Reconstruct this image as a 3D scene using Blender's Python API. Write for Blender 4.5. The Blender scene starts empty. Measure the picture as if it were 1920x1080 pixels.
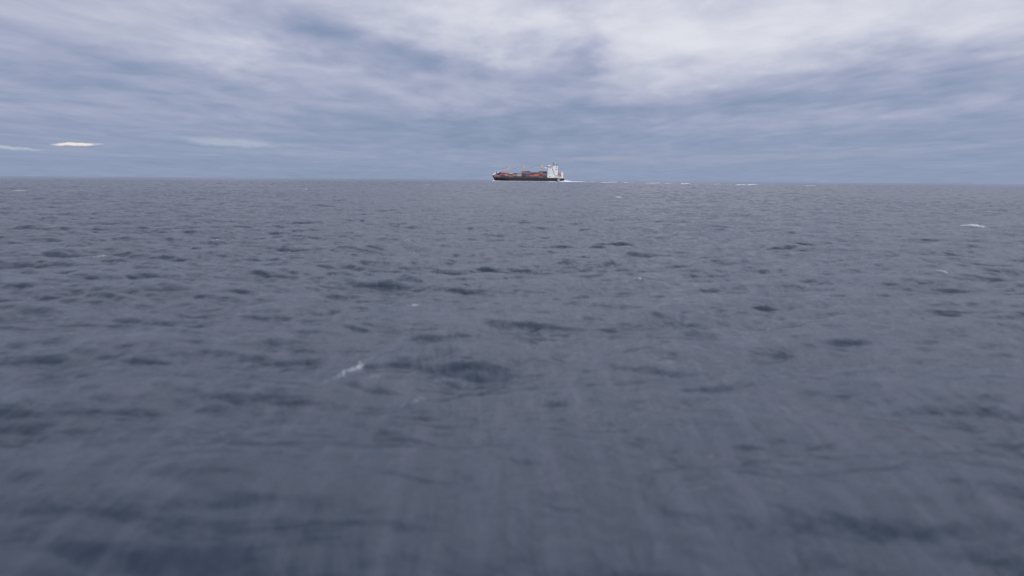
import bpy, bmesh, math, random
import numpy as np
from mathutils import Vector, Matrix

R = math.radians
C = bpy.context.scene.collection
scene = bpy.context.scene

# ------------------------------------------------------------------ camera
CAM_H = 7.0
FPX = 1371.0                       # focal length in pixels of a 1920 wide frame
PITCH, ROLL = 8.50, 0.46
cd = bpy.data.cameras.new('camera')
cam = bpy.data.objects.new('camera', cd)
C.objects.link(cam)
cd.sensor_width = 36.0
cd.lens = 36.0 * FPX / 1920.0
cd.clip_start = 0.2
cd.clip_end = 60000
cam.matrix_world = (Matrix.Translation((0, 0, CAM_H)) @ Matrix.Rotation(R(90 - PITCH), 4, 'X')
                    @ Matrix.Rotation(R(ROLL), 4, 'Z'))
cd.dof.use_dof = True
cd.dof.focus_distance = 1500
cd.dof.aperture_fstop = (cd.lens / 1000.0) / 0.13
scene.camera = cam

# ------------------------------------------------------------------ colour handling
scene.view_settings.view_transform = 'Standard'
scene.view_settings.look = 'None'
scene.view_settings.exposure = 0.0
scene.view_settings.gamma = 1.0
scene.view_settings.use_curve_mapping = False


def lin(r, g, b):
    f = lambda c: (c / 255 / 12.92) if c / 255 <= 0.04045 else ((c / 255 + 0.055) / 1.055) ** 2.4
    return (f(r), f(g), f(b), 1.0)


def look_dir(px, py):
    v = Vector(((px - 960) / FPX, -(py - 540) / FPX, -1.0))
    return (cam.matrix_world.to_3x3() @ v).normalized()


def az_el(px, py):
    d = look_dir(px, py)
    return math.atan2(d.x, d.y), math.asin(d.z)


def sea_point(px, py):
    d = look_dir(px, py)
    t = CAM_H / -d.z
    return d.x * t, d.y * t


# ------------------------------------------------------------------ world: overcast sky
SUN_EL, SUN_AZ = 38.0, 205.0       # sun behind the cloud, back left of the camera
world = bpy.data.worlds.new('World')
scene.world = world
world.use_nodes = True
W = world.node_tree
W.nodes.clear()


def nd(t, kind, **kw):
    n = t.nodes.new(kind)
    for k, v in kw.items():
        setattr(n, k, v)
    return n


def put(t, sock, v):
    if hasattr(v, 'is_output') or isinstance(v, bpy.types.NodeSocket):
        t.links.new(v, sock)
    else:
        sock.default_value = v


def M_(t, op, a, b=None, c=None, clamp=False):
    n = nd(t, 'ShaderNodeMath', operation=op, use_clamp=clamp)
    put(t, n.inputs[0], a)
    if b is not None: put(t, n.inputs[1], b)
    if c is not None: put(t, n.inputs[2], c)
    return n.outputs[0]


def noise(t, vec, scale, detail=4, rough=0.55, dist=0.0):
    n = nd(t, 'ShaderNodeTexNoise')
    t.links.new(vec, n.inputs['Vector'])
    n.inputs['Scale'].default_value = scale
    n.inputs['Detail'].default_value = detail
    n.inputs['Roughness'].default_value = rough
    n.inputs['Distortion'].default_value = dist
    return n


def comb(t, x, y, z=0.0):
    n = nd(t, 'ShaderNodeCombineXYZ')
    put(t, n.inputs[0], x); put(t, n.inputs[1], y); put(t, n.inputs[2], z)
    return n.outputs[0]


tc = nd(W, 'ShaderNodeTexCoord')
sp = nd(W, 'ShaderNodeSeparateXYZ')
W.links.new(tc.outputs['Generated'], sp.inputs[0])
dx, dy, dz = sp.outputs
zc = M_(W, 'MAXIMUM', dz, 0.0)
az = M_(W, 'ARCTAN2', dx, dy)
el = M_(W, 'ARCSINE', zc)
# cloud deck seen in perspective: direction projected on a high level sheet
den = M_(W, 'ADD', zc, 0.045)
cx = M_(W, 'DIVIDE', dx, den)
cy = M_(W, 'DIVIDE', dy, den)
deck = comb(W, M_(W, 'MULTIPLY', cx, 1.0), M_(W, 'MULTIPLY', cy, 0.55), 0.0)
warp = noise(W, deck, 0.55, 3, 0.5)
wsub = nd(W, 'ShaderNodeVectorMath', operation='MULTIPLY_ADD')
W.links.new(warp.outputs['Color'], wsub.inputs[0])
wsub.inputs[1].default_value = (1.0, 0.9, 0)
W.links.new(deck, wsub.inputs[2])
n1 = noise(W, wsub.outputs[0], 0.85, 5, 0.5, 0.15).outputs[0]
n2 = noise(W, wsub.outputs[0], 2.6, 5, 0.52, 0.1).outputs[0]
# streaky sheets low over the horizon, in azimuth / elevation
low = comb(W, M_(W, 'MULTIPLY', az, 2.6), M_(W, 'MULTIPLY', el, 34.0), 3.0)
n3 = noise(W, low, 1.3, 5, 0.55, 0.4).outputs[0]
band = M_(W, 'EXPONENT', M_(W, 'MULTIPLY', M_(W, 'POWER', M_(W, 'DIVIDE', el, 0.11), 2.0), -1.0))

# brightness: rises from the horizon to the zenith
ramp_el = nd(W, 'ShaderNodeMapRange', interpolation_type='SMOOTHSTEP')
W.links.new(el, ramp_el.inputs[0])
ramp_el.inputs[1].default_value = -0.01; ramp_el.inputs[2].default_value = 0.30
ramp_el.inputs[3].default_value = 0.19; ramp_el.inputs[4].default_value = 0.63
val = ramp_el.outputs[0]
up = M_(W, 'SUBTRACT', 1.0, M_(W, 'MULTIPLY', band, 0.72))
val = M_(W, 'ADD', val, M_(W, 'MULTIPLY', M_(W, 'MULTIPLY', M_(W, 'SUBTRACT', n1, 0.5), 0.72), up))
val = M_(W, 'ADD', val, M_(W, 'MULTIPLY', M_(W, 'MULTIPLY', M_(W, 'SUBTRACT', n2, 0.5), 0.72), up))
val = M_(W, 'ADD', val, M_(W, 'MULTIPLY', M_(W, 'MULTIPLY', M_(W, 'SUBTRACT', n3, 0.5), 0.18), band))

# large lighter and darker banks of the cloud deck, each at its own bearing and height
jit = noise(W, comb(W, M_(W, 'MULTIPLY', az, 7.0), M_(W, 'MULTIPLY', el, 16.0)), 1.3, 4, 0.6)
jv = nd(W, 'ShaderNodeVectorMath', operation='SUBTRACT')
W.links.new(jit.outputs['Color'], jv.inputs[0]); jv.inputs[1].default_value = (0.5, 0.5, 0.5)
jw = nd(W, 'ShaderNodeVectorMath', operation='MULTIPLY_ADD')
W.links.new(jv.outputs[0], jw.inputs[0]); jw.inputs[1].default_value = (0.20, 0.065, 0)
W.links.new(comb(W, az, el), jw.inputs[2])
AE = jw.outputs[0]
j2 = noise(W, comb(W, M_(W, 'MULTIPLY', az, 26.0), M_(W, 'MULTIPLY', el, 60.0), 5.0), 1.0, 4, 0.6)
jv2 = nd(W, 'ShaderNodeVectorMath', operation='SUBTRACT')
W.links.new(j2.outputs['Color'], jv2.inputs[0]); jv2.inputs[1].default_value = (0.5, 0.5, 0.5)
jw2 = nd(W, 'ShaderNodeVectorMath', operation='MULTIPLY_ADD')
W.links.new(jv2.outputs[0], jw2.inputs[0]); jw2.inputs[1].default_value = (0.05, 0.009, 0)
W.links.new(comb(W, az, el), jw2.inputs[2])
AE_raw = jw2.outputs[0]


def bank(px, py, rx, ry, rot, src):
    a0, e0 = az_el(px, py)
    m = nd(W, 'ShaderNodeMapping', vector_type='TEXTURE')
    W.links.new(src, m.inputs[0])
    m.inputs[1].default_value = (a0, e0, 0)
    m.inputs[2].default_value = (0, 0, R(rot))
    m.inputs[3].default_value = (rx / FPX, ry / FPX, 1)
    l = nd(W, 'ShaderNodeVectorMath', operation='DOT_PRODUCT')
    W.links.new(m.outputs[0], l.inputs[0]); W.links.new(m.outputs[0], l.inputs[1])
    return M_(W, 'EXPONENT', M_(W, 'MULTIPLY', l.outputs['Value'], -1.0))


BANKS = [
    (1010, 40, 190, 60, 0, 0.34), (1330, 105, 250, 65, 0, 0.30), (1580, 30, 420, 55, 0, 0.36),
    (850, 20, 150, 35, -8, 0.16), (230, 70, 230, 40, -6, 0.12), (420, 115, 110, 26, -18, 0.12),
    (720, 165, 200, 22, -10, 0.12), (1600, 215, 280, 16, 4, 0.10), (980, 175, 150, 22, 4, 0.10),
    (1850, 95, 130, 40, 0, 0.10), (560, 215, 160, 14, -6, 0.10), (150, 205, 220, 16, -3, 0.09),
    (1090, 85, 55, 75, -10, -0.30), (560, 45, 200, 26, -10, -0.16), (700, 90, 170, 26, -12, -0.14),
    (260, 115, 240, 22, -8, -0.15), (900, 125, 110, 22, -10, -0.16), (1170, 205, 320, 22, 3, -0.16),
    (860, 245, 260, 22, -3, -0.12), (1560, 135, 120, 18, 10, -0.14), (1830, 140, 150, 26, 8, -0.18),
    (330, 170, 260, 18, -8, -0.10), (1700, 255, 320, 14, 3, -0.07), (1200, 258, 420, 14, 2, -0.06),
]
for (px, py, rx, ry, rot, amp) in BANKS:
    val = M_(W, 'ADD', val, M_(W, 'MULTIPLY', bank(px, py, rx, ry, rot, AE), amp * 0.8))

cr = nd(W, 'ShaderNodeValToRGB')
cr.color_ramp.interpolation = 'B_SPLINE'
e = cr.color_ramp.elements
e[0].position = 0.0; e[0].color = lin(124, 142, 170)
e[1].position = 1.0; e[1].color = lin(226, 228, 236)
for p, c in ((0.16, (137, 153, 182)), (0.34, (160, 167, 194)), (0.55, (181, 186, 208)), (0.78, (209, 212, 225))):
    x = e.new(p); x.color = lin(*c)
W.links.new(val, cr.inputs[0])
cloud = cr.outputs[0]


def mixc(t, fac, a, b):
    n = nd(t, 'ShaderNodeMix', data_type='RGBA')
    put(t, n.inputs[0], fac); put(t, n.inputs[6], a); put(t, n.inputs[7], b)
    return n.outputs[2]


# small sunlit gaps low over the horizon
gap_n = noise(W, comb(W, M_(W, 'MULTIPLY', az, 60.0), M_(W, 'MULTIPLY', el, 260.0)), 1.0, 3, 0.6).outputs[0]
for (px, py, rx, ry, rot, col, s) in (
        (142, 271.0, 36, 3.0, 1, (246, 236, 226), 0.9), (20, 276.5, 34, 2.0, -3, (200, 203, 212), 0.6),
        (440, 267, 90, 7, -2, (176, 186, 206), 0.75), (1440, 296, 240, 7, 2, (166, 170, 190), 0.4),
        (1120, 298, 90, 5, 2, (166, 168, 186), 0.6), (480, 284, 210, 5, -2, (160, 172, 196), 0.35)):
    g = M_(W, 'MULTIPLY', bank(px, py, rx, ry, rot, AE_raw), M_(W, 'ADD', 0.45, gap_n))
    mr = nd(W, 'ShaderNodeMapRange', interpolation_type='SMOOTHSTEP')
    W.links.new(g, mr.inputs[0])
    lo, hi = (0.25, 0.75) if s > 0.8 else (0.1, 0.9)
    mr.inputs[1].default_value = lo; mr.inputs[2].default_value = hi
    mr.inputs[3].default_value = 0; mr.inputs[4].default_value = s
    cloud = mixc(W, mr.outputs[0], cloud, lin(*col))

sky = nd(W, 'ShaderNodeTexSky', sky_type='NISHITA')
sky.sun_disc = False
sky.sun_elevation = R(SUN_EL)
sky.sun_rotation = R(SUN_AZ)
bg_clear = nd(W, 'ShaderNodeBackground'); W.links.new(sky.outputs[0], bg_clear.inputs[0]); bg_clear.inputs[1].default_value = 0.06
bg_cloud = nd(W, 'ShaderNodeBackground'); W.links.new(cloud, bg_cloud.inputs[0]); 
# sky brightened out of view, added high ahead for sea sheen, behind for ship
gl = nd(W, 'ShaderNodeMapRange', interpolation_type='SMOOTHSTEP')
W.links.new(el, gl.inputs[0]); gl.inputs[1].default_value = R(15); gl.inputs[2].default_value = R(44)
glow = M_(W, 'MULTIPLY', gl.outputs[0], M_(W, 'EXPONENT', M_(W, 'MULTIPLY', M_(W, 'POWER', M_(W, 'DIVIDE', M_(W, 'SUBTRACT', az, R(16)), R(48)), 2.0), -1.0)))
back = nd(W, 'ShaderNodeMapRange', interpolation_type='SMOOTHSTEP')
W.links.new(dy, back.inputs[0]); back.inputs[1].default_value = 0.1; back.inputs[2].default_value = -0.6
back.inputs[3].default_value = 0.0; back.inputs[4].default_value = 0.45
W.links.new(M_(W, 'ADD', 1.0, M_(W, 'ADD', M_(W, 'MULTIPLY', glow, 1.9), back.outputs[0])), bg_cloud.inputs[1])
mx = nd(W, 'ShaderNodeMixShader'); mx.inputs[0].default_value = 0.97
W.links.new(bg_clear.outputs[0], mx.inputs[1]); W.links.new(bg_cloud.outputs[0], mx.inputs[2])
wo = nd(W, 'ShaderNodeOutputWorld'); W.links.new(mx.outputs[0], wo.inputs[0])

# ------------------------------------------------------------------ sun through the cloud
sl = bpy.data.lights.new('sun', 'SUN')
sl.energy = 1.5
sl.angle = R(25)
sl.color = (1.0, 0.955, 0.90)
sun = bpy.data.objects.new('sun', sl)
C.objects.link(sun)
sdir = Vector((math.sin(R(SUN_AZ)) * math.cos(R(SUN_EL)), math.cos(R(SUN_AZ)) * math.cos(R(SUN_EL)), math.sin(R(SUN_EL))))
sun.rotation_euler = sdir.to_track_quat('Z', 'Y').to_euler()
sun.location = (0, 0, 60)

# ------------------------------------------------------------------ sea surface
EARTH = 6.371e6


def drop(d):
    return -d * d / (2 * EARTH)


def spectrum_tile(N, size, V, wdir, kmin, kmax, rms, seed, spread=2.0, p=0.0):
    """wind sea from a directional spectrum, band limited; returns height and sideways displacement"""
    rng = np.random.default_rng(seed)
    k1 = np.fft.fftfreq(N, size / N) * 2 * np.pi
    kx, ky = np.meshgrid(k1, k1, indexing='ij')
    k = np.hypot(kx, ky); k[0, 0] = 1e-6
    Lw = V * V / 9.81
    cosw = (kx * math.cos(wdir) + ky * math.sin(wdir)) / k
    P = np.exp(-1.0 / (k * Lw) ** 2) / k ** (4 - p) * (0.035 + np.abs(cosw) ** spread)
    P *= 1 / (1 + np.exp(-(k - kmin) / (0.12 * kmin))) * 1 / (1 + np.exp((k - kmax) / (0.12 * kmax)))
    P[0, 0] = 0
    h = (rng.standard_normal((N, N)) + 1j * rng.standard_normal((N, N))) * np.sqrt(P)
    H = np.fft.ifft2(h).real
    s = rms / H.std()
    DX = np.fft.ifft2(-1j * kx / k * h).real * s
    DY = np.fft.ifft2(-1j * ky / k * h).real * s
    return (H * s).astype(np.float32), DX.astype(np.float32), DY.astype(np.float32), size


def sample(tile, x, y):
    H, DX, DY, size = tile
    N = H.shape[0]
    u = (x / size * N) % N; v = (y / size * N) % N
    i = np.floor(u).astype(np.int32); j = np.floor(v).astype(np.int32)
    fu = (u - i).astype(np.float32); fv = (v - j).astype(np.float32)
    i %= N; j %= N
    i2 = (i + 1) % N; j2 = (j + 1) % N
    out = []
    for A in (H, DX, DY):
        out.append((A[i, j] * (1 - fu) + A[i2, j] * fu) * (1 - fv) + (A[i, j2] * (1 - fu) + A[i2, j2] * fu) * fv)
    return out


WIND = R(-90 + 14)
tile_a = spectrum_tile(1024, 397.0, 4.6, WIND, 2 * math.pi / 60, 2 * math.pi / 5.0, 0.20, 11, 3.5, 0.5)
tile_b = spectrum_tile(1024, 131.0, 5.0, WIND + R(-18) - 0.6, 2 * math.pi / 4.5, 2 * math.pi / 0.7, 0.064, 5, 5.0, 0.5)


def sea_height(x, y, d, sp):
    """x, y arrays; sp = grid spacing there, waves finer than the grid are left out"""
    wa = np.clip((9.0 - sp) / 6.0, 0.0, 1)
    wb = np.clip((2.8 - sp) / 1.8, 0, 1)
    ha, ax, ay = sample(tile_a, x, y)
    r = 0.6
    ys = y * 1.0                         # small waves are drawn out along the wind
    xr, yr = x * math.cos(r) + ys * math.sin(r), -x * math.sin(r) + ys * math.cos(r)
    hb, bx, by = sample(tile_b, xr, yr)
    bx, by = bx * math.cos(r) - by * math.sin(r), bx * math.sin(r) + by * math.cos(r)
    # gusts: patches of rougher and calmer water
    g = 1.0 + 0.35 * np.sin(x * 0.021 + 1.3 + 0.8 * np.sin(y * 0.013)) * np.sin(y * 0.017 + 0.4 + 0.7 * np.sin(x * 0.009))
    calm = 0.5 + 0.5 * np.clip((np.hypot(x, y) - 12) / 45, 0, 1)      # a calmer patch close by
    g = g * calm
    z = ha * wa + hb * wb * g
    return z, (ax * wa + bx * wb * 0.8) * 0.95, (ay * wa + by * wb * 0.8) * 0.95


# whitecaps: (pixel of the photograph it was measured at, half length m, half width m, strength)
caps_px = [(38, 358, 3.2, 2.2, 1.0), (137, 359, 1.8, 1.5, .7), (567, 356, 1.5, 2.0, .9), (1795, 426, 2.2, 0.8, 1.1),
           (1778, 522, 0.8, 0.3, .6), (768, 571, 0.55, 0.42, .75), (657, 692, 2.6, 0.30, .55), (700, 706, 0.9, 0.3, .45),
           (775, 742, 1.1, 0.5, .42), (178, 482, 1.3, 0.5, .7), (412, 450, 1.1, 0.5, .55), (130, 393, 1.4, 1.0, .55),
           (770, 461, 0.5, 0.4, .7), (1195, 526, 0.6, 0.4, .6), (1735, 427, 1.3, .6, .45), (1490, 440, .9, .5, .35),
           (803, 347, 4, 5, .8), (715, 352, 3, 3, .6), (1168, 371, 2.4, 2.2, .75), (1185, 402, 1.5, 1.0, .55),
           (1250, 392, 1.2, 1.0, .45), (1090, 362, 2.2, 2.5, .6), (1565, 348, 6, 8, .8), (1603, 354, 3, 4, .6),
           (985, 396, 1.2, 1.0, .4), (305, 345, 6, 6, .5), (1700, 360, 4, 4, .5), (600, 385, 1.0, .9, .5), (870, 412, .8, .6, .4)]


def build_water():
    fine = np.linspace(-R(43), R(43), 1290)
    coarse_r = R(43) + (np.linspace(0, 1, 60)[1:] ** 1.3) * (math.pi - R(43))
    th = np.concatenate([-coarse_r[::-1][1:], fine, coarse_r[:-1]])
    # add the closing column so that the sheet is a full disc
    th = np.concatenate([[-math.pi], th, [math.pi]]) if th[0] > -math.pi + 1e-6 else th
    th = np.unique(np.round(th, 9))
    rr = [1.2]
    while rr[-1] < 15000:
        d = rr[-1]
        s = 0.02 + 0.0031 * d if d < 3000 else 9.3 + (d - 3000) * 0.02
        rr.append(d + s)
    rr = np.array(rr)
    sp = np.gradient(rr)
    nr, nt = len(rr), len(th)
    RR, TH = np.meshgrid(rr, th, indexing='ij')
    SP = np.repeat(sp[:, None], nt, 1)
    tsp = np.gradient(th)
    SP = np.maximum(SP, RR * tsp[None, :] * 0.9)
    X = (RR * np.sin(TH)).ravel(); Y = (RR * np.cos(TH)).ravel(); D = RR.ravel(); SPf = SP.ravel()
    z, ox, oy = sea_height(X, Y, D, SPf)
    foam = np.zeros_like(z)
    for (px, py, a, b, h) in ((860, 676, 4.2, 1.2, 0.27), (720, 812, 1.6, 0.7, 0.16), (1060, 838, 2.0, 0.8, 0.18), (560, 505, 3.0, 1.5, 0.2),
                              (1160, 470, 3.4, 1.8, 0.2), (1630, 645, 1.8, 0.9, 0.2), (1000, 500, 4, 1.6, .2), (1250, 600, 2.5, 1.0, .2)):
        x0, y0 = sea_point(px, py)
        ux = X - x0; uy = Y - y0 + 0.12 * ux + 0.3 * np.sin(ux * 1.1)
        z += (h * np.exp(-(ux / a) ** 2 - (np.where(uy < 0, uy / (b * 0.75), uy / (b * 1.8))) ** 2)).astype(z.dtype)
    for (px, py, a, b, s) in caps_px:
        x0, y0 = sea_point(px, py)
        rad = max(a, b) * 1.2 + 0.4
        near = np.abs(X - x0) < rad
        near &= np.abs(Y - y0) < rad * (1.6 if y0 < 120 else 3)
        idx = np.nonzero(near)[0]
        if len(idx) == 0: continue
        j = idx[np.argmax(z[idx] - 0.12 * np.hypot(X[idx] - x0, Y[idx] - y0))]
        xc, yc = (X[j], Y[j]) if px not in (657, 700, 775) else (x0, y0)
        sel = np.nonzero((np.abs(X - xc) < 3 * a) & (np.abs(Y - yc) < 3 * max(a, b)))[0]
        ang = math.atan2(x0, y0) * -1 + 0.25 * math.sin(px)
        if px == 657: ang = R(75)
        if px in (700, 775): ang = R(80)
        ux = (X[sel] - xc) * math.cos(ang) + (Y[sel] - yc) * math.sin(ang)
        uy = -(X[sel] - xc) * math.sin(ang) + (Y[sel] - yc) * math.cos(ang)
        uy = uy + 0.25 * b * np.sin(ux / a * 3 + px)
        f = s * np.exp(-(ux / a) ** 2 - ((uy) / b) ** 2)
        foam[sel] = np.maximum(foam[sel], f)
        z[sel] += (0.08 if yc < 50 else 0.28) * min(b, 1.0) * np.exp(-(ux / a) ** 2 - (uy / b) ** 2)
    X = X + ox; Y = Y + oy
    Z = z + drop(D)
    co = np.stack([X, Y, Z], 1).astype(np.float32)
    i = np.arange(nr - 1)[:, None] * nt + np.arange(nt - 1)[None, :]
    q = np.stack([i, i + nt, i + nt + 1, i + 1], -1).reshape(-1, 4)[:, ::-1].copy().astype(np.int32)
    me = bpy.data.meshes.new('sea_water')
    me.vertices.add(len(co)); me.vertices.foreach_set('co', co.ravel())
    me.loops.add(q.size); me.loops.foreach_set('vertex_index', q.ravel())
    me.polygons.add(len(q)); me.polygons.foreach_set('loop_start', np.arange(0, q.size, 4, dtype=np.int32))
    at = me.attributes.new('foam', 'FLOAT', 'POINT')
    at.data.foreach_set('value', foam.astype(np.float32))
    me.update(calc_edges=True)
    me.polygons.foreach_set('use_smooth', np.ones(len(q), dtype=bool))
    # normals must look up
    if me.polygons[len(q) // 2].normal.z < 0:
        me.flip_normals()
    o = bpy.data.objects.new('sea_water', me)
    C.objects.link(o)
    o['kind'] = 'structure'
    return o


def water_material():
    m = bpy.data.materials.new('sea_water')
    m.use_nodes = True
    t = m.node_tree
    b = t.nodes['Principled BSDF']
    b.inputs['IOR'].default_value = 1.333
    g = nd(t, 'ShaderNodeNewGeometry')
    # fine ripples, drawn out along the wind
    mp = nd(t, 'ShaderNodeMapping'); mp.inputs['Scale'].default_value = (1.0, 0.33, 0.6)
    mp.inputs['Rotation'].default_value = (0, 0, R(-6))
    t.links.new(g.outputs['Position'], mp.inputs[0])
    r1 = noise(t, mp.outputs[0], 1.25, 5, 0.55, 0.3).outputs[0]
    mp2 = nd(t, 'ShaderNodeMapping'); mp2.inputs['Scale'].default_value = (0.55, 1.0, 0.6)
    t.links.new(g.outputs['Position'], mp2.inputs[0])
    r2 = noise(t, mp2.outputs[0], 0.35, 4, 0.55, 0.5).outputs[0]
    hgt = M_(t, 'ADD', M_(t, 'MULTIPLY', r1, 0.21), M_(t, 'MULTIPLY', r2, 0.36))
    bp = nd(t, 'ShaderNodeBump')
    bp.inputs['Strength'].default_value = 1.0
    bp.inputs['Distance'].default_value = 1.0
    t.links.new(hgt, bp.inputs['Height'])
    # colour of the deep water, with slow drifts
    mp3 = nd(t, 'ShaderNodeMapping'); mp3.inputs['Scale'].default_value = (0.02, 0.009, 0.02)
    t.links.new(g.outputs['Position'], mp3.inputs[0])
    slow = noise(t, mp3.outputs[0], 1.0, 3, 0.5).outputs[0]
    # paler streaks painted into the water colour for smeared sky reflections
    mp5 = nd(t, 'ShaderNodeMapping'); mp5.inputs['Scale'].default_value = (1.0, 0.11, 0.3)
    mp5.inputs['Rotation'].default_value = (0, 0, R(2))
    t.links.new(g.outputs['Position'], mp5.inputs[0])
    row = noise(t, mp5.outputs[0], 1.7, 5, 0.62, 0.3).outputs[0]
    sheen_streak = nd(t, 'ShaderNodeMapRange', interpolation_type='SMOOTHSTEP'); t.links.new(row, sheen_streak.inputs[0])
    sheen_streak.inputs[1].default_value = 0.42; sheen_streak.inputs[2].default_value = 0.72
    base = mixc(t, slow, (0.019, 0.032, 0.052, 1), (0.027, 0.040, 0.060, 1))
    base = mixc(t, sheen_streak.outputs[0], base, (0.043, 0.055, 0.079, 1))
    at = nd(t, 'ShaderNodeAttribute'); at.attribute_name = 'foam'
    mp4 = nd(t, 'ShaderNodeMapping'); mp4.inputs['Scale'].default_value = (1.0, 0.35, 1)
    t.links.new(g.outputs['Position'], mp4.inputs[0])
    fn = noise(t, mp4.outputs[0], 3.4, 6, 0.75, 1.2).outputs[0]
    ff = M_(t, 'MULTIPLY', at.outputs['Fac'], M_(t, 'MAXIMUM', M_(t, 'MULTIPLY_ADD', fn, 3.6, -1.0), 0.0))
    mr = nd(t, 'ShaderNodeMapRange', interpolation_type='SMOOTHSTEP')
    t.links.new(ff, mr.inputs[0]); mr.inputs[1].default_value = 0.22; mr.inputs[2].default_value = 0.85
    fm = mr.outputs[0]
    t.links.new(mixc(t, fm, base, (0.62, 0.63, 0.66, 1)), b.inputs['Base Color'])
    t.links.new(M_(t, 'ADD', 0.12, M_(t, 'MULTIPLY', fm, 0.7)), b.inputs['Roughness'])
    t.links.new(bp.outputs[0], b.inputs['Normal'])
    return m


water = build_water()
water.data.materials.append(water_material())

# ------------------------------------------------------------------ small mesh helpers
_mats = {}


def paint(name, col, rough=0.55, wear=0.10, metal=0.0, scale=0.35, streak=True):
    """painted steel with weather streaks and blotches that belong to the paint"""
    if name in _mats: return _mats[name]
    m = bpy.data.materials.new(name)
    m.use_nodes = True
    t = m.node_tree
    b = t.nodes['Principled BSDF']
    tcn = nd(t, 'ShaderNodeTexCoord')
    mp = nd(t, 'ShaderNodeMapping'); mp.inputs['Scale'].default_value = (1, 1, 0.15 if streak else 1)
    t.links.new(tcn.outputs['Object'], mp.inputs[0])
    n = noise(t, mp.outputs[0], scale, 5, 0.6).outputs[0]
    a = tuple(c * (1 - wear * 1.6) for c in col) + (1,)
    c2 = tuple(min(1, c * (1 + wear)) for c in col) + (1,)
    t.links.new(mixc(t, n, a, c2), b.inputs['Base Color'])
    b.inputs['Roughness'].default_value = rough
    b.inputs['Metallic'].default_value = metal
    _mats[name] = m
    return m


def link(name, bm, mat, parent=None, smooth=False):
    bmesh.ops.recalc_face_normals(bm, faces=bm.faces)
    me = bpy.data.meshes.new(name)
    bm.to_mesh(me); bm.free()
    if smooth:
        me.polygons.foreach_set('use_smooth', [True] * len(me.polygons))
    o = bpy.data.objects.new(name, me)
    C.objects.link(o)
    if mat: me.materials.append(mat)
    if parent: o.parent = parent
    return o


def box(bm, x0, x1, y0, y1, z0, z1, bev=0.0):
    vs = [bm.verts.new(p) for p in ((x0, y0, z0), (x1, y0, z0), (x1, y1, z0), (x0, y1, z0),
                                    (x0, y0, z1), (x1, y0, z1), (x1, y1, z1), (x0, y1, z1))]
    fs = [bm.faces.new([vs[i] for i in f]) for f in
          ((0, 3, 2, 1), (4, 5, 6, 7), (0, 1, 5, 4), (1, 2, 6, 5), (2, 3, 7, 6), (3, 0, 4, 7))]
    if bev:
        bmesh.ops.bevel(bm, geom=list({ed for f in fs for ed in f.edges}), offset=bev, segments=2, affect='EDGES')
    return vs


def prism(bm, prof, y0, y1, y0b=None, y1b=None):
    """side profile [(x, z)...] extruded across the ship"""
    a = [bm.verts.new((x, y0, z)) for x, z in prof]
    b = [bm.verts.new((x, y1, z)) for x, z in prof]
    bm.faces.new(a); bm.faces.new(b[::-1])
    n = len(prof)
    for i in range(n):
        bm.faces.new((a[i], b[i], b[(i + 1) % n], a[(i + 1) % n]))


def tube(bm, p, q, r, r2=None, seg=10):
    p, q = Vector(p), Vector(q)
    r2 = r if r2 is None else r2
    d = (q - p).normalized()
    u = d.orthogonal().normalized(); w = d.cross(u)
    A, B = [], []
    for i in range(seg):
        c, s = math.cos(2 * math.pi * i / seg), math.sin(2 * math.pi * i / seg)
        A.append(bm.verts.new(p + (u * c + w * s) * r)); B.append(bm.verts.new(q + (u * c + w * s) * r2))
    for i in range(seg):
        bm.faces.new((A[i], A[(i + 1) % seg], B[(i + 1) % seg], B[i]))
    bm.faces.new(A[::-1]); bm.faces.new(B)


# ------------------------------------------------------------------ the container ship
PXM = 1.57                                   # metres in one photo pixel at the ship
SHIP_D = PXM * FPX
hx = (988.1 - 960) / FPX * SHIP_D
ship = bpy.data.objects.new('container_ship', None)
C.objects.link(ship)
ship.empty_display_size = 5
ship.location = (hx, SHIP_D, drop(SHIP_D) + 0.15)
ship.rotation_euler = (0, 0, R(-4.0))        # bow (-X) a little farther off than the stern
ship['label'] = 'loaded container ship with black hull, white bridge tower and three cream deck cranes steaming left'
ship['category'] = 'container ship'


def sx(u): return (u - 937) * 0.131
def sz(v): return (520 - v) * 0.131


STERN, BOW = 105.2, -105.0


def half_beam(X, z):
    """hull half breadth at station X (bow negative) and height z"""
    t = min(1.0, max(0.0, (z + 4) / 21))
    # bow entry: fine at the waterline, flared at the deck
    stem = -95.5 - 9.5 * max(0, min(1, z / 17)) ** 0.9 if z > 0 else -95.5
    run = 52 - 30 * t
    fb = max(0.0, min(1.0, (X - stem) / run)) ** (0.62 - 0.12 * t)
    # stern
    tk = 1.0
    if X > 60:
        q = (X - 60) / 45.2
        tk = 1 - (0.32 - 0.20 * t) * q ** 2.2
    return 15.1 * fb * tk


def sheer(X):
    """top of the hull plating"""
    if X < -86: return 10.6 + 6.6 * min(1, (-86 - X) / 17) ** 1.1
    if X > 80: return 10.6 - 1.6 * min(1, (X - 80) / 8)
    return 10.6


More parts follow.
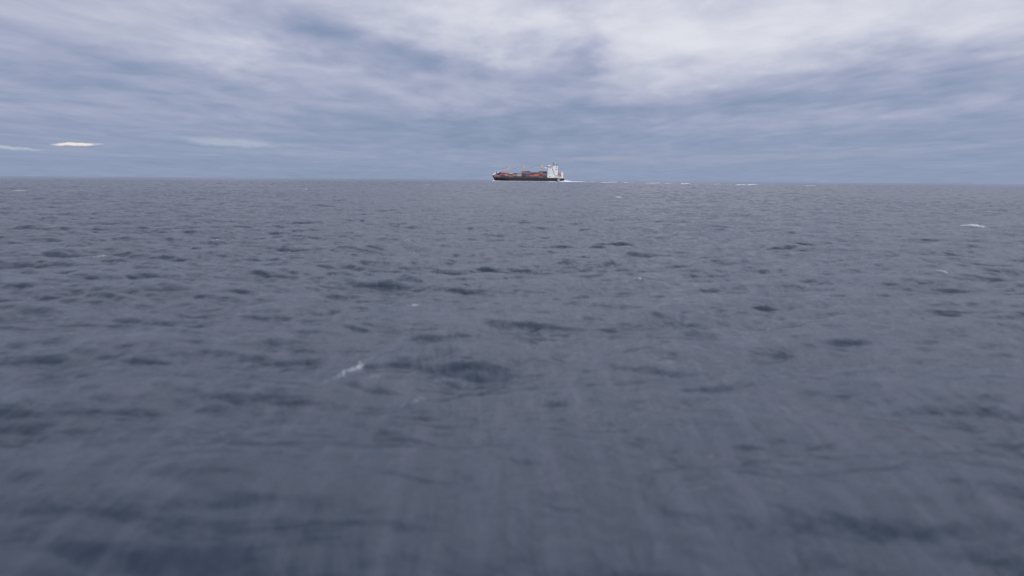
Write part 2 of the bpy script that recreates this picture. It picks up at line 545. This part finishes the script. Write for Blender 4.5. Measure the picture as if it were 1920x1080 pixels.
def build_hull():
    bm = bmesh.new()
    st = list(np.concatenate([np.linspace(-105, -70, 30), np.linspace(-66, 60, 24), np.linspace(64, STERN, 16)]))
    NZ = 14
    ringL, ringR = [], []
    for X in st:
        top = sheer(X)
        bot = -4.0
        if X < -95.5: bot = max(-4.0, 17 * ((-95.5 - X) / 9.5) ** (1 / 0.9) - 0.02)
        if X > 83: bot = -0.6 + 3.3 * ((X - 83) / 22) ** 0.8
        elif X > 72: bot = -4.0 + 3.4 * ((X - 72) / 11)
        bot = min(bot, top - 0.05)
        L, Rr = [], []
        for k in range(NZ + 1):
            z = bot + (top - bot) * k / NZ
            w = max(0.08, half_beam(X, z))
            if k == 0: w *= 0.55 if X < 60 else 0.8
            L.append(bm.verts.new((X, -w, z))); Rr.append(bm.verts.new((X, w, z)))
        ringL.append(L); ringR.append(Rr)
    for a in range(len(st) - 1):
        for k in range(NZ):
            bm.faces.new((ringL[a][k], ringL[a + 1][k], ringL[a + 1][k + 1], ringL[a][k + 1]))
            bm.faces.new((ringR[a][k], ringR[a][k + 1], ringR[a + 1][k + 1], ringR[a + 1][k]))
        bm.faces.new((ringL[a][0], ringR[a][0], ringR[a + 1][0], ringL[a + 1][0]))
    for e_ in (0, -1):
        bm.faces.new(ringL[e_][:] + ringR[e_][::-1])
    # deck plate a little below the plating top
    for a in range(len(st) - 1):
        bm.faces.new((ringL[a][-1], ringL[a + 1][-1], ringR[a + 1][-1], ringR[a][-1]))
    m = bpy.data.materials.new('hull_paint')
    m.use_nodes = True
    t = m.node_tree
    b = t.nodes['Principled BSDF']
    tcn = nd(t, 'ShaderNodeTexCoord')
    s = nd(t, 'ShaderNodeSeparateXYZ'); t.links.new(tcn.outputs['Object'], s.inputs[0])
    mp = nd(t, 'ShaderNodeMapping'); mp.inputs['Scale'].default_value = (0.5, 0.5, 0.08)
    t.links.new(tcn.outputs['Object'], mp.inputs[0])
    st_ = noise(t, mp.outputs[0], 0.8, 5, 0.6).outputs[0]
    c = nd(t, 'ShaderNodeMath', operation='GREATER_THAN'); t.links.new(s.outputs[2], c.inputs[0]); c.inputs[1].default_value = 5.2
    two = mixc(t, c.outputs[0], (0.016, 0.016, 0.045, 1), (0.017, 0.019, 0.024, 1))
    rust = nd(t, 'ShaderNodeMapRange'); t.links.new(st_, rust.inputs[0])
    rust.inputs[1].default_value = 0.55; rust.inputs[2].default_value = 0.85; rust.inputs[4].default_value = 0.45
    t.links.new(mixc(t, rust.outputs[0], two, (0.075, 0.045, 0.035, 1)), b.inputs['Base Color'])
    b.inputs['Roughness'].default_value = 0.5
    return link('hull', bm, m, ship, True)


hull = build_hull()

white = paint('white_paint', (0.87, 0.86, 0.87), 0.5, 0.04)
cream = paint('cream_paint', (0.74, 0.71, 0.62), 0.5, 0.07)
cream_crane = paint('crane_paint', (0.60, 0.50, 0.37), 0.5, 0.08)
jib_paint = paint('jib_paint', (0.66, 0.58, 0.46), 0.5, 0.08)
dark = paint('dark_glass', (0.03, 0.035, 0.05), 0.2, 0.1)
black = paint('black_paint', (0.03, 0.03, 0.035), 0.5, 0.2)
green = paint('deck_green', (0.045, 0.085, 0.05), 0.7, 0.2, streak=False)
grey = paint('grey_steel', (0.20, 0.21, 0.22), 0.6, 0.15)
redp = paint('signal_red', (0.62, 0.13, 0.09), 0.4, 0.08)

# deck edge strip, green, seen as a band along the after part
bm = bmesh.new()
box(bm, 58, 104.6, -13.6, 13.6, 8.2, 9.25)
box(bm, 57, 86, -15.16, -14.6, 9.2, 10.55)
box(bm, 57, 86, 14.6, 15.16, 9.2, 10.55)
link('after_deck', bm, green, ship)
# pale marking on the quarter of the hull
for s_ in (-1, 1):
    bm = bmesh.new()
    a = [(84.5, 5.6), (93.5, 5.6), (93.0, 3.3), (86.0, 3.3)]
    vs = [bm.verts.new((x, s_ * (half_beam(x, z) + 0.06), z)) for x, z in a]
    vo = [bm.verts.new((x, s_ * (half_beam(x, z) + 0.16), z)) for x, z in a]
    bm.faces.new(vs); bm.faces.new(vo[::-1])
    for i in range(4): bm.faces.new((vs[i], vs[(i + 1) % 4], vo[(i + 1) % 4], vo[i]))
    link('hull_marking', bm, white, ship)

# white shield plating over the forecastle
bm = bmesh.new()
top = [(-104.7, 17.9), (-102.5, 20.0), (-98, 22.0), (-92, 24.2), (-86.5, 26.8), (-83.5, 27.2)]
bot = [(-104.3, 16.9), (-101.5, 17.2), (-97, 17.9), (-92.6, 20.6), (-87, 24.0), (-83.5, 25.3)]
rings = []
for (xt, zt), (xb, zb) in zip(top, bot):
    w = 1.0 + 10.6 * ((xt + 105) / 21.5) ** 0.5
    rings.append([bm.verts.new(p) for p in ((xb, -w, zb), (xt, -w * 0.92, zt), (xt, 0, zt + 0.4), (xt, w * 0.92, zt), (xb, w, zb), (xb, 0, zb + 0.1))])
for a, b_ in zip(rings, rings[1:]):
    for i in range(6):
        bm.faces.new((a[i], a[(i + 1) % 6], b_[(i + 1) % 6], b_[i]))
bm.faces.new(rings[0]); bm.faces.new(rings[-1][::-1])
link('breakwater', bm, white, ship)
# posts that carry the shield, orange brown like the plating below it
bm = bmesh.new()
for y in (-7.6, 7.6):
    prism(bm, [(-97.5, 11.5), (-93.0, 10.6), (-92.4, 22.3), (-95.5, 20.8), (-98.5, 19.2)], y - 0.4, y + 0.4)
box(bm, -94.4, -93.4, -7.2, 7.2, 10.6, 21.6)
link('windbreak', bm, paint('ochre_paint', (0.40, 0.22, 0.13), 0.6, 0.15), ship)
bm = bmesh.new()
for k in range(5):
    box(bm, -101 + k * 1.8, -100.4 + k * 1.8, -2.2, 2.2, 15.8 - k * 1.0, 16.9 - k * .9)
tube(bm, (-99, -1.6, 15.6), (-99, 1.6, 15.6), 0.9)
link('windlass', bm, grey, ship)

# hatch covers and lashing bridges
BAY0, PITCH_B = -92.2, 12.35
HALF = [9.8, 12.4, 14.3] + [14.75] * 9
BASE_Z = 11.6
for i in range(12):
    bm = bmesh.new()
    x0 = BAY0 + i * PITCH_B
    box(bm, x0 + 0.15, x0 + 12.1, -HALF[i] + 0.9, HALF[i] - 0.9, 10.3, BASE_Z - 0.03, 0.05)
    for k in range(5):
        xx = x0 + 0.5 + k * 2.8
        box(bm, xx, xx + 0.3, -HALF[i] + 0.1, -HALF[i] + 0.88, 10.3, BASE_Z - 0.05)
    link('hatch_cover', bm, grey, ship)

# after body: house blocks
acc = bpy.data.objects.new('accommodation_block', None)
bm = bmesh.new()
prism(bm, [(56.6, 10.7), (57.0, 26), (57.6, 38.6), (69.2, 38.6), (71.0, 31), (75.6, 19.0), (76.2, 10.7)], -11.5, 11.5)
prism(bm, [(54.0, 9.4), (54.0, 12.2), (58.0, 18.0), (60, 18.0), (60, 9.4)], -13.6, -11.6)
box(bm, 60.1, 78, -13.4, -11.6, 10.6, 17.6)
box(bm, 60.1, 78, 11.6, 13.4, 10.6, 17.6)
for k in range(8):                                   # deck edges
    z = 13.4 + k * 2.9
    xr = 75.9 if z < 19 else 75.6 - (z - 19) / 12 * 4.6 if z < 31 else 71.0 - (z - 31) / 7.6 * 1.8
    box(bm, 56.2, xr + 0.7, -12.1, 12.1, z, z + 0.22)
acc_o = link('accommodation_block', bm, white, ship)
bpy.data.objects.remove(acc)
# bridge with wings
bm = bmesh.new()
box(bm, 55.2, 69.6, -12.6, 12.6, 38.65, 40.3)
prism(bm, [(47.6, 40.2), (48.2, 38.9), (55.1, 36.6), (55.1, 40.6)], -15.0, 15.0)
box(bm, 57.2, 68.8, -11.2, 11.2, 42.6, 44.4)
box(bm, 55.8, 70.0, -12.0, 12.0, 44.42, 45.1)
prism(bm, [(57.5, 45.12), (58.5, 46.4), (64, 46.4), (66, 45.12)], -6, 6)
bridge = link('bridge', bm, white, ship)
bm = bmesh.new()
box(bm, 52.6, 67.8, -12.2, -11.3, 40.35, 42.55)
box(bm, 56.6, 57.2, -11.2, 11.2, 40.35, 42.55)
box(bm, 57.3, 68.0, -11.25, 11.0, 40.33, 42.58)
link('bridge_window', bm, dark, bridge)
# grey bracket under the wing
bm = bmesh.new()
prism(bm, [(51.0, 37.6), (57.0, 33.8), (57.0, 35.8)], -14.2, -12.8)
link('wing_bracket', bm, grey, bridge)
# side door opening and small windows on the near side
for (x0, z0, w_, h_) in ((62.6, 13.2, 2.6, 2.6),):
    bm = bmesh.new(); box(bm, x0, x0 + w_, -13.6, -13.38, z0, z0 + h_); link('side_door', bm, dark, acc_o)
for lv in range(6):
    for k in range(3):
        bm = bmesh.new(); x0 = 59.3 + k * 3.4; z0 = 20.6 + lv * 2.9
        box(bm, x0, x0 + 0.55, -11.62, -11.48, z0, z0 + 0.6)
        link('window', bm, dark, acc_o)
# outside stair running down the after side
bm = bmesh.new()
for (a, b_) in (((70.0, 38), (71.6, 31)), ((71.6, 31), (74.2, 25)), ((74.2, 25), (76.6, 18.6))):
    prism(bm, [(a[0], a[1]), (a[0] + 0.9, a[1]), (b_[0] + 0.9, b_[1]), (b_[0], b_[1])], -11.9, -10.2)
link('stairway', bm, grey, ship)

# funnel casing
fun = bmesh.new()
prism(fun, [(76.7, 17.8), (75.6, 24), (72.6, 32), (71.2, 39), (71.2, 44.0), (85.6, 44.0), (86.0, 30), (86.0, 17.8)], -7.5, 7.5)
box(fun, 76.8, 85.2, -6.4, 6.4, 44.05, 45.6)
funnel = link('funnel', fun, white, ship)
bm = bmesh.new()
box(bm, 78.6, 84.6, -6.0, 6.0, 45.62, 48.4, 0.3)
for yy in (-3, 0, 3): tube(bm, (81.6, yy, 48.3), (82.4, yy, 49.6), 0.6)
link('funnel_top', bm, black, funnel)
for z0, w_ in ((40.6, 3.6), (33.8, 4.0)):
    bm = bmesh.new()
    box(bm, 81.6 - w_ / 2, 81.6 + w_ / 2, -7.66, -7.48, z0, z0 + 1.9)
    for k in range(4): box(bm, 81.4 - w_ / 2, 81.8 + w_ / 2, -7.8, -7.67, z0 + 0.1 + k * .48, z0 + 0.26 + k * .48)
    link('vent_louvre', bm, dark, funnel)
# lower casing and poop house
bm = bmesh.new()
box(bm, 78.2, 88.2, -11.8, 11.8, 9.3, 16.6)
box(bm, 88.25, 95.6, -10.4, 10.4, 9.27, 12.8)
link('poop_house', bm, cream, ship)
bm = bmesh.new()
box(bm, 78.6, 89.0, -12.3, 12.3, 17.0, 17.75)
link('boat_deck', bm, grey, ship)
# radar mast
bm = bmesh.new()
tube(bm, (74.2, 0, 38.7), (73.8, 0, 57.5), 1.0, 0.45)
tube(bm, (70.2, 0, 45.3), (73.4, 0, 53.0), 0.4)
box(bm, 71.4, 76.2, -3.4, 3.4, 49.5, 50.0)
box(bm, 72.2, 75.4, -2.0, 2.0, 53.0, 53.4)
tube(bm, (71.8, -2.6, 50.7), (76.0, -1.6, 50.7), 0.35)
mast = link('radar_mast', bm, paint('mast_grey_green', (0.22, 0.26, 0.25), 0.6, 0.1), ship)
bm = bmesh.new()
bmesh.ops.create_uvsphere(bm, u_segments=16, v_segments=10, radius=1.5, matrix=Matrix.Translation((79.4, 0, 50.2)))
tube(bm, (79.4, 0, 48.3), (79.4, 0, 49.4), 0.5)
link('radar_dome', bm, white, ship, True)
# free fall lifeboat on its launching frame
bm = bmesh.new()
d = Vector((8.2, 0, -11.6)).normalized()
P0 = Vector((88.6, -1.0, 25.4)); P1 = P0 + d * 13.0
rad = [0.3, 1.2, 1.65, 1.75, 1.7, 1.5, 1.0, 0.25]
u_ = Vector((0, 1, 0)); w_v = d.cross(u_)
ringsL = []
for i, r_ in enumerate(rad):
    c = P0 + (P1 - P0) * i / (len(rad) - 1)
    ringsL.append([bm.verts.new(c + (u_ * math.cos(a) + w_v * math.sin(a)) * r_) for a in [2 * math.pi * k / 14 for k in range(14)]])
for a, b_ in zip(ringsL, ringsL[1:]):
    for k in range(14): bm.faces.new((a[k], a[(k + 1) % 14], b_[(k + 1) % 14], b_[k]))
bm.faces.new(ringsL[0]); bm.faces.new(ringsL[-1][::-1])
box(bm, 89.2, 90.8, -2.0, 0.0, 24.2, 26.0, 0.2)
link('lifeboat', bm, redp, ship, True)
bm = bmesh.new()
for y in (-3.6, 1.6):
    tube(bm, (86.4, y, 23.6), (97.6, y, 9.3), 0.45)
    tube(bm, (87.4, y, 9.3), (87.4, y, 27.4), 0.5)
    tube(bm, (92.8, y, 9.3), (91.2, y, 23.8), 0.35)
    tube(bm, (87.4, y, 27.2), (96.8, y, 21.5), 0.4)
link('launching_frame', bm, paint('faded_red', (0.58, 0.30, 0.27), 0.5, 0.1), ship)
bm = bmesh.new()
box(bm, 96.6, 101.8, -6.8, -1.0, 9.25, 25.4, 0.1)
box(bm, 97.4, 101.4, -6.2, -1.6, 25.42, 27.3)
for k in range(4): box(bm, 96.3, 102.1, -7.1, -0.8, 12.4 + k * 3.2, 12.65 + k * 3.2)
link('stern_tower', bm, white, ship)
for s_ in (-1, 1):
    bm = bmesh.new()
    for k in range(16):
        X = 80.5 + k * 1.6
        y = s_ * (half_beam(X, 9) - 0.25)
        tube(bm, (X, y, 8.9), (X, y, 10.2), 0.07, seg=5)
    for z in (9.6, 10.2):
        pts = [(80.5 + k * 1.6, s_ * (half_beam(80.5 + k * 1.6, 9) - 0.25), z) for k in range(16)]
        for a, b_ in zip(pts, pts[1:]): tube(bm, a, b_, 0.06, seg=5)
    link('railing', bm, white, ship)
bm = bmesh.new()
tube(bm, (104.4, 0, 8.9), (105.6, 0, 14.2), 0.12, seg=6)
link('flagstaff', bm, white, ship)
bm = bmesh.new()
tube(bm, (-96.5, 0, 12.2), (-96.5, 0, 30.5), 0.45, 0.2)
box(bm, -97.4, -95.6, -1.4, 1.4, 27.2, 27.5)
link('fore_mast', bm, cream, ship)


# deck cranes: part deck_crane (the pedestal) > crane_house, jib, luffing_wire, hook_block
def deck_crane(xc, z_top, x_tip, z_tip, z_pivot, with_hook=True):
    yc = 11.5
    bm = bmesh.new()
    tube(bm, (xc, yc, 9.9), (xc, yc, z_pivot - 1.2), 1.65, 1.5, 20)
    tube(bm, (xc, yc, z_pivot - 1.3), (xc, yc, z_pivot - 0.6), 2.1, 2.1, 20)
    ped = link('deck_crane', bm, cream_crane, ship)
    bm = bmesh.new()
    prism(bm, [(xc - 3.2, z_pivot - 0.58), (xc + 3.0, z_pivot - 0.58), (xc + 2.9, z_top - 2.6), (xc + 1.6, z_top), (xc - 1.6, z_top),
               (xc - 2.8, z_pivot + 3.2)], yc - 2.2, yc + 2.2)
    box(bm, xc - 1.6, xc + 1.3, yc - 1.2, yc + 1.2, z_top + 0.02, z_top + 0.5)
    link('crane_house', bm, cream_crane, ped)
    bm = bmesh.new()
    box(bm, xc - 4.2, xc - 3.2, yc - 1.0, yc + 1.0, z_pivot + 1.3, z_pivot + 3.2)
    link('crane_cab', bm, dark, ped)
    bm = bmesh.new()
    a0 = Vector((xc - 3.0, 0, z_pivot)); a1 = Vector((x_tip, 0, z_tip))
    for s_ in (-1, 1):
        p = [Vector((a0.x, yc + s_ * 1.3, a0.z)), Vector((a1.x, yc + s_ * 0.55, a1.z))]
        q = [p[0] + Vector((0, 0, 0.75)), p[1] + Vector((0, 0, 0.5))]
        tube(bm, p[0], p[1], 0.32, 0.25, 8); tube(bm, q[0], q[1], 0.26, 0.2, 8)
        for k in range(11):
            f0, f1 = k / 11, (k + 1) / 11
            tube(bm, p[0].lerp(p[1], f0), q[0].lerp(q[1], f1), 0.12, seg=5)
    for k in range(9):
        f = k / 8
        tube(bm, (a0.x + (a1.x - a0.x) * f, yc - 1.3 + .75 * f, a0.z + (a1.z - a0.z) * f), (a0.x + (a1.x - a0.x) * f, yc + 1.3 - .75 * f, a0.z + (a1.z - a0.z) * f), 0.2, seg=6)
    link('jib', bm, jib_paint, ped)
    bm = bmesh.new()
    for y in (-0.8, 0.8):
        tube(bm, (xc - 0.9, yc + y, z_top + 0.3), (x_tip + 0.6, yc + y * 0.6, z_tip + 0.5), 0.20, seg=6)
    link('luffing_wire', bm, black, ped)
    if with_hook:
        bm = bmesh.new()
        tube(bm, (x_tip - 0.3, yc - .2, z_tip - 0.1), (x_tip - 0.3, yc - .2, z_tip - 1.0), 0.16, seg=6)
        box(bm, x_tip - 1.2, x_tip + 0.6, yc - 0.7, yc + 0.7, z_tip - 2.4, z_tip - 0.9, 0.15)
        link('hook_block', bm, black, ped)


deck_crane(sx(488), sz(212), sx(232), sz(282), sz(282), False)
deck_crane(sx(832), sz(180), sx(640), sz(226), sz(238))
deck_crane(sx(1238), sz(150), sx(1022), sz(196), sz(222))

# ------------------------------------------------------------------ containers, each a thing of its own
COL = {
    'rust red': (0.30, 0.115, 0.085), 'salmon': (0.52, 0.22, 0.175), 'navy': (0.035, 0.045, 0.12), 'blue': (0.055, 0.075, 0.21),
    'slate grey': (0.075, 0.085, 0.105), 'charcoal': (0.045, 0.047, 0.055), 'red': (0.45, 0.055, 0.055), 'dark red': (0.22, 0.035, 0.04),
    'grey green': (0.24, 0.29, 0.27), 'pale grey': (0.42, 0.44, 0.44), 'rose': (0.47, 0.15, 0.17), 'dark teal': (0.02, 0.06, 0.07),
    'teal': (0.06, 0.15, 0.17), 'tan': (0.32, 0.23, 0.18), 'maroon': (0.12, 0.035, 0.05), 'pale green': (0.37, 0.45, 0.41),
    'purple': (0.13, 0.07, 0.17), 'mauve': (0.28, 0.18, 0.27), 'grey': (0.19, 0.20, 0.22), 'brown': (0.17, 0.11, 0.09),
    'orange red': (0.50, 0.165, 0.115), 'dark green': (0.035, 0.07, 0.045), 'light grey': (0.50, 0.50, 0.53),
}
BAYS = [  # bottom to top
    ['rust red', 'salmon', 'navy', 'blue', 'navy'],
    ['slate grey', 'navy', 'rose', 'dark red'],
    ['charcoal', 'grey green', 'salmon', 'red'],
    ['rust red', 'rose', 'dark teal'],
    ['charcoal', 'tan', 'salmon', 'maroon'],
    ['maroon', 'pale green', 'pale grey', 'grey green'],
    ['charcoal', 'navy', 'slate grey', 'purple', 'rose', 'rust red'],
    ['maroon', 'grey', 'charcoal', 'mauve', 'grey', 'dark teal'],
    ['charcoal', 'salmon', 'red', 'dark red'],
    ['charcoal', 'orange red', 'salmon', 'rust red', 'slate grey'],
    ['grey', 'maroon', 'red', 'brown', 'grey green', 'dark green'],
    ['slate grey', 'maroon', 'mauve', 'grey', 'charcoal', 'dark green'],
]
INNER = {3: ['charcoal', 'grey', 'tan', 'light grey', 'teal'][:4], 5: ['grey', 'grey', 'tan', 'grey', 'pale grey'], 8: ['charcoal', 'grey', 'grey', 'tan', 'brown'],
         1: ['grey', 'grey', 'tan', 'teal', 'salmon'][:5], 2: ['grey', 'grey', 'grey', 'tan', 'pale green']}
BX_L, BX_H, BX_W = 12.19, 2.86, 2.44
_cm = {}


def container_mesh(colour):
    if colour in _cm: return _cm[colour]
    bm = bmesh.new()
    # corner posts and rails
    for x in (0, BX_L - 0.18):
        for y in (0, BX_W - 0.18):
            box(bm, x, x + 0.18, y, y + 0.18, 0, BX_H)
    for y in (0.02, BX_W - 0.14):
        box(bm, 0.181, BX_L - 0.181, y, y + 0.12, 0.01, 0.19)
        box(bm, 0.181, BX_L - 0.181, y, y + 0.12, BX_H - 0.13, BX_H - 0.01)
    for x in (0.02, BX_L - 0.14):
        box(bm, x, x + 0.12, 0.181, BX_W - 0.181, 0.01, 0.19)
        box(bm, x, x + 0.12, 0.181, BX_W - 0.181, BX_H - 0.13, BX_H - 0.01)
    # corrugated walls
    def wall(p0, dv, n_, inward, length):
        a, b2 = [], []
        step = length / (n_ * 4)
        for i in range(n_ * 4 + 1):
            off = inward * (0.035 if (i % 4) in (0, 1) else 0.10)
            p = Vector(p0) + Vector(dv) * (i * step) + off
            a.append(bm.verts.new(p)); b2.append(bm.verts.new(p + Vector((0, 0, BX_H - 0.33))))
        for i in range(n_ * 4):
            bm.faces.new((a[i], a[i + 1], b2[i + 1], b2[i]))
    wall((0.18, 0, 0.19), (1, 0, 0), 22, Vector((0, 1, 0)), BX_L - 0.36)
    wall((0.18, BX_W, 0.19), (1, 0, 0), 22, Vector((0, -1, 0)), BX_L - 0.36)
    wall((0, 0.18, 0.19), (0, 1, 0), 4, Vector((1, 0, 0)), BX_W - 0.36)
    wall((BX_L, 0.18, 0.19), (0, 1, 0), 4, Vector((-1, 0, 0)), BX_W - 0.36)
    box(bm, 0.145, BX_L - 0.145, 0.145, BX_W - 0.145, 0.04, 0.16)
    box(bm, 0.145, BX_L - 0.145, 0.145, BX_W - 0.145, BX_H - 0.10, BX_H - 0.03)
    for s_ in (0.7, 1.0, 1.45, 1.75):          # door bars on the after end
        tube(bm, (BX_L - 0.01, s_, 0.15), (BX_L - 0.01, s_, BX_H - 0.15), 0.03, seg=5)
    me = bpy.data.meshes.new('shipping_container')
    bm.to_mesh(me); bm.free()
    me.materials.append(paint('container_' + colour.replace(' ', '_'), COL[colour], 0.55, 0.16, scale=0.7))
    _cm[colour] = me
    return me


ORD = ['first', 'second', 'third', 'fourth', 'fifth', 'sixth', 'seventh', 'eighth', 'ninth', 'tenth', 'eleventh', 'twelfth']


def stack_name(i):
    if i == 0: return 'the stack nearest the bow'
    if i == 11: return 'the stack beside the white bridge tower'
    if i < 6: return 'the %s stack from the bow' % ORD[i]
    return 'the %s stack forward of the white tower' % ORD[11 - i]


def tier_name(k, n_):
    if k == 0: return 'lowest container'
    if k == n_ - 1: return 'topmost container'
    return '%s container up' % ORD[k]


bpy.context.view_layer.update()
shipM = ship.matrix_world.copy()
rnd = random.Random(4)
for i, cols in enumerate(BAYS):
    for row, cc in ((0, cols), (1, INNER.get(i, []))):
        for k, c in enumerate(cc):
            o = bpy.data.objects.new('shipping_container', container_mesh(c))
            C.objects.link(o)
            p = Vector((BAY0 + i * PITCH_B + rnd.uniform(-.04, .04), -HALF[i] + row * 2.55, BASE_Z + k * (BX_H + 0.03)))
            o.matrix_world = shipM @ Matrix.Translation(p)
            if row == 0:
                o['label'] = '%s %s in %s' % (c, tier_name(k, len(cc)), stack_name(i))
            else:
                o['label'] = '%s %s, inner row, %s' % (c, tier_name(k, len(cc)), stack_name(i))
            o['category'] = 'shipping container'
            o['group'] = 'containers stacked on the ship deck'


# ------------------------------------------------------------------ foam of the ship: wake, bow wave and side wash
def foam_material():
    m = bpy.data.materials.new('foam')
    m.use_nodes = True
    t = m.node_tree
    b = t.nodes['Principled BSDF']
    g = nd(t, 'ShaderNodeNewGeometry')
    n = noise(t, g.outputs['Position'], 0.25, 5, 0.6).outputs[0]
    t.links.new(mixc(t, n, (0.74, 0.76, 0.80, 1), (0.90, 0.90, 0.92, 1)), b.inputs['Base Color'])
    b.inputs['Roughness'].default_value = 0.8
    return m


def foam_patch(name, pts, label=None):
    """pts: (x, y, half width, height) along a line in ship space; lumpy low mound of broken water"""
    rg = np.random.default_rng(len(pts) * 7 + int(abs(pts[0][0])))
    bm = bmesh.new()
    rows = []
    for (x, y, w, h) in pts:
        r_ = []
        for k in range(13):
            f = k / 12 * 2 - 1
            zz = h * (1 - f * f) ** 0.8 * (0.65 + 0.6 * rg.random()) - 0.5 * (abs(f) > 0.99)
            r_.append(bm.verts.new((x + 0.5 * rg.standard_normal(), y + f * w * (0.9 + .2 * rg.random()), zz)))
        rows.append(r_)
    for a, b_ in zip(rows, rows[1:]):
        for k in range(12): bm.faces.new((a[k], a[k + 1], b_[k + 1], b_[k]))
    o = link(name, bm, foam_material() if 'foam' not in bpy.data.materials else bpy.data.materials['foam'], None, True)
    o.matrix_world = shipM
    o['kind'] = 'stuff'
    o['label'] = label
    o['category'] = 'foam'
    return o


r3 = random.Random(2)
pts = []
for k in range(60):
    x = 84 + k * 1.45
    f = k / 59
    h = (0.5 + 2.9 * math.exp(-((x - 108) / 14) ** 2) + 0.7 * (1 - f)) * r3.uniform(.85, 1.15)
    if f > 0.8: h *= (1 - f) / 0.2
    pts.append((x, -1 - 4 * math.sin(f * 3), 13 + 4 * f if x > 100 else 13.8 + 0 * f, h + 0.2))
foam_patch('wake_foam', pts, 'white churned wake foam trailing from the stern of the container ship')
pts = [(-103 + k * 1.2, -2.4 - 0.62 * k, 1.2 + 0.12 * k, (2.3 if k < 5 else 1.2) * r3.uniform(.6, 1.1) * (0.4 + 0.6 * (k > 0))) for k in range(18)]
foam_patch('bow_wave_foam', pts, 'white bow wave foam curling off the stem of the container ship')
pts = [(-82 + k * 3.0, -16.5 - 0.3 * math.sin(k), 1.6, 0.45 + 0.5 * r3.random()) for k in range(56)]
foam_patch('side_wash_foam', pts, 'thin pale wash line of foam along the waterline of the ship side')

# broken lines of foam left along the old wake, curving in from the right
bm = bmesh.new()
rg = np.random.default_rng(3)
for (xa, xb, y, h, w) in ((1095, 1120, 341.0, .5, 10), (1120, 1160, 341.6, 1.1, 12), (1162, 1180, 341.9, .5, 10), (1205, 1240, 343.2, .7, 10),
                          (1240, 1262, 343.6, .4, 9), (1270, 1296, 344.2, 1.0, 9), (1372, 1424, 346.4, 1.0, 8), (1495, 1532, 348.4, .45, 8), (1092, 1130, 340.9, .1, 10), (1176, 1212, 342.4, .1, 9), (1255, 1275, 343.9, .1, 9), (1292, 1340, 344.8, .1, 8), (1345, 1378, 345.8, .1, 8), (1420, 1470, 347.2, .06, 8),
                          (1335, 1352, 345.2, .4, 8)):
    n_ = 14
    rows = []
    for i in range(n_ + 1):
        f = i / n_
        x0, y0 = sea_point(xa + (xb - xa) * f, y + 0.3 * math.sin(f * 5))
        env = math.sin(math.pi * min(1, max(0, f))) ** 0.6
        hh = (h * 0.75 + 0.12) * env * (0.6 + 0.6 * rg.random())
        base_z = drop(math.hypot(x0, y0))
        rows.append([bm.verts.new((x0 + rg.normal() * .4, y0 + w * q, base_z - 0.3 + (hh + 0.3) * (1 - q * q) * (0.8 + .4 * rg.random()))) for q in (-1, -.6, -.2, .2, .6, 1)])
    for a, b_ in zip(rows, rows[1:]):
        for k in range(5): bm.faces.new((a[k], b_[k], b_[k + 1], a[k + 1]))
o = link('old_wake_foam', bm, bpy.data.materials['foam'], None, True)
o['kind'] = 'stuff'; o['category'] = 'foam'
o['label'] = 'thin broken line of white foam near the horizon right of the ship'
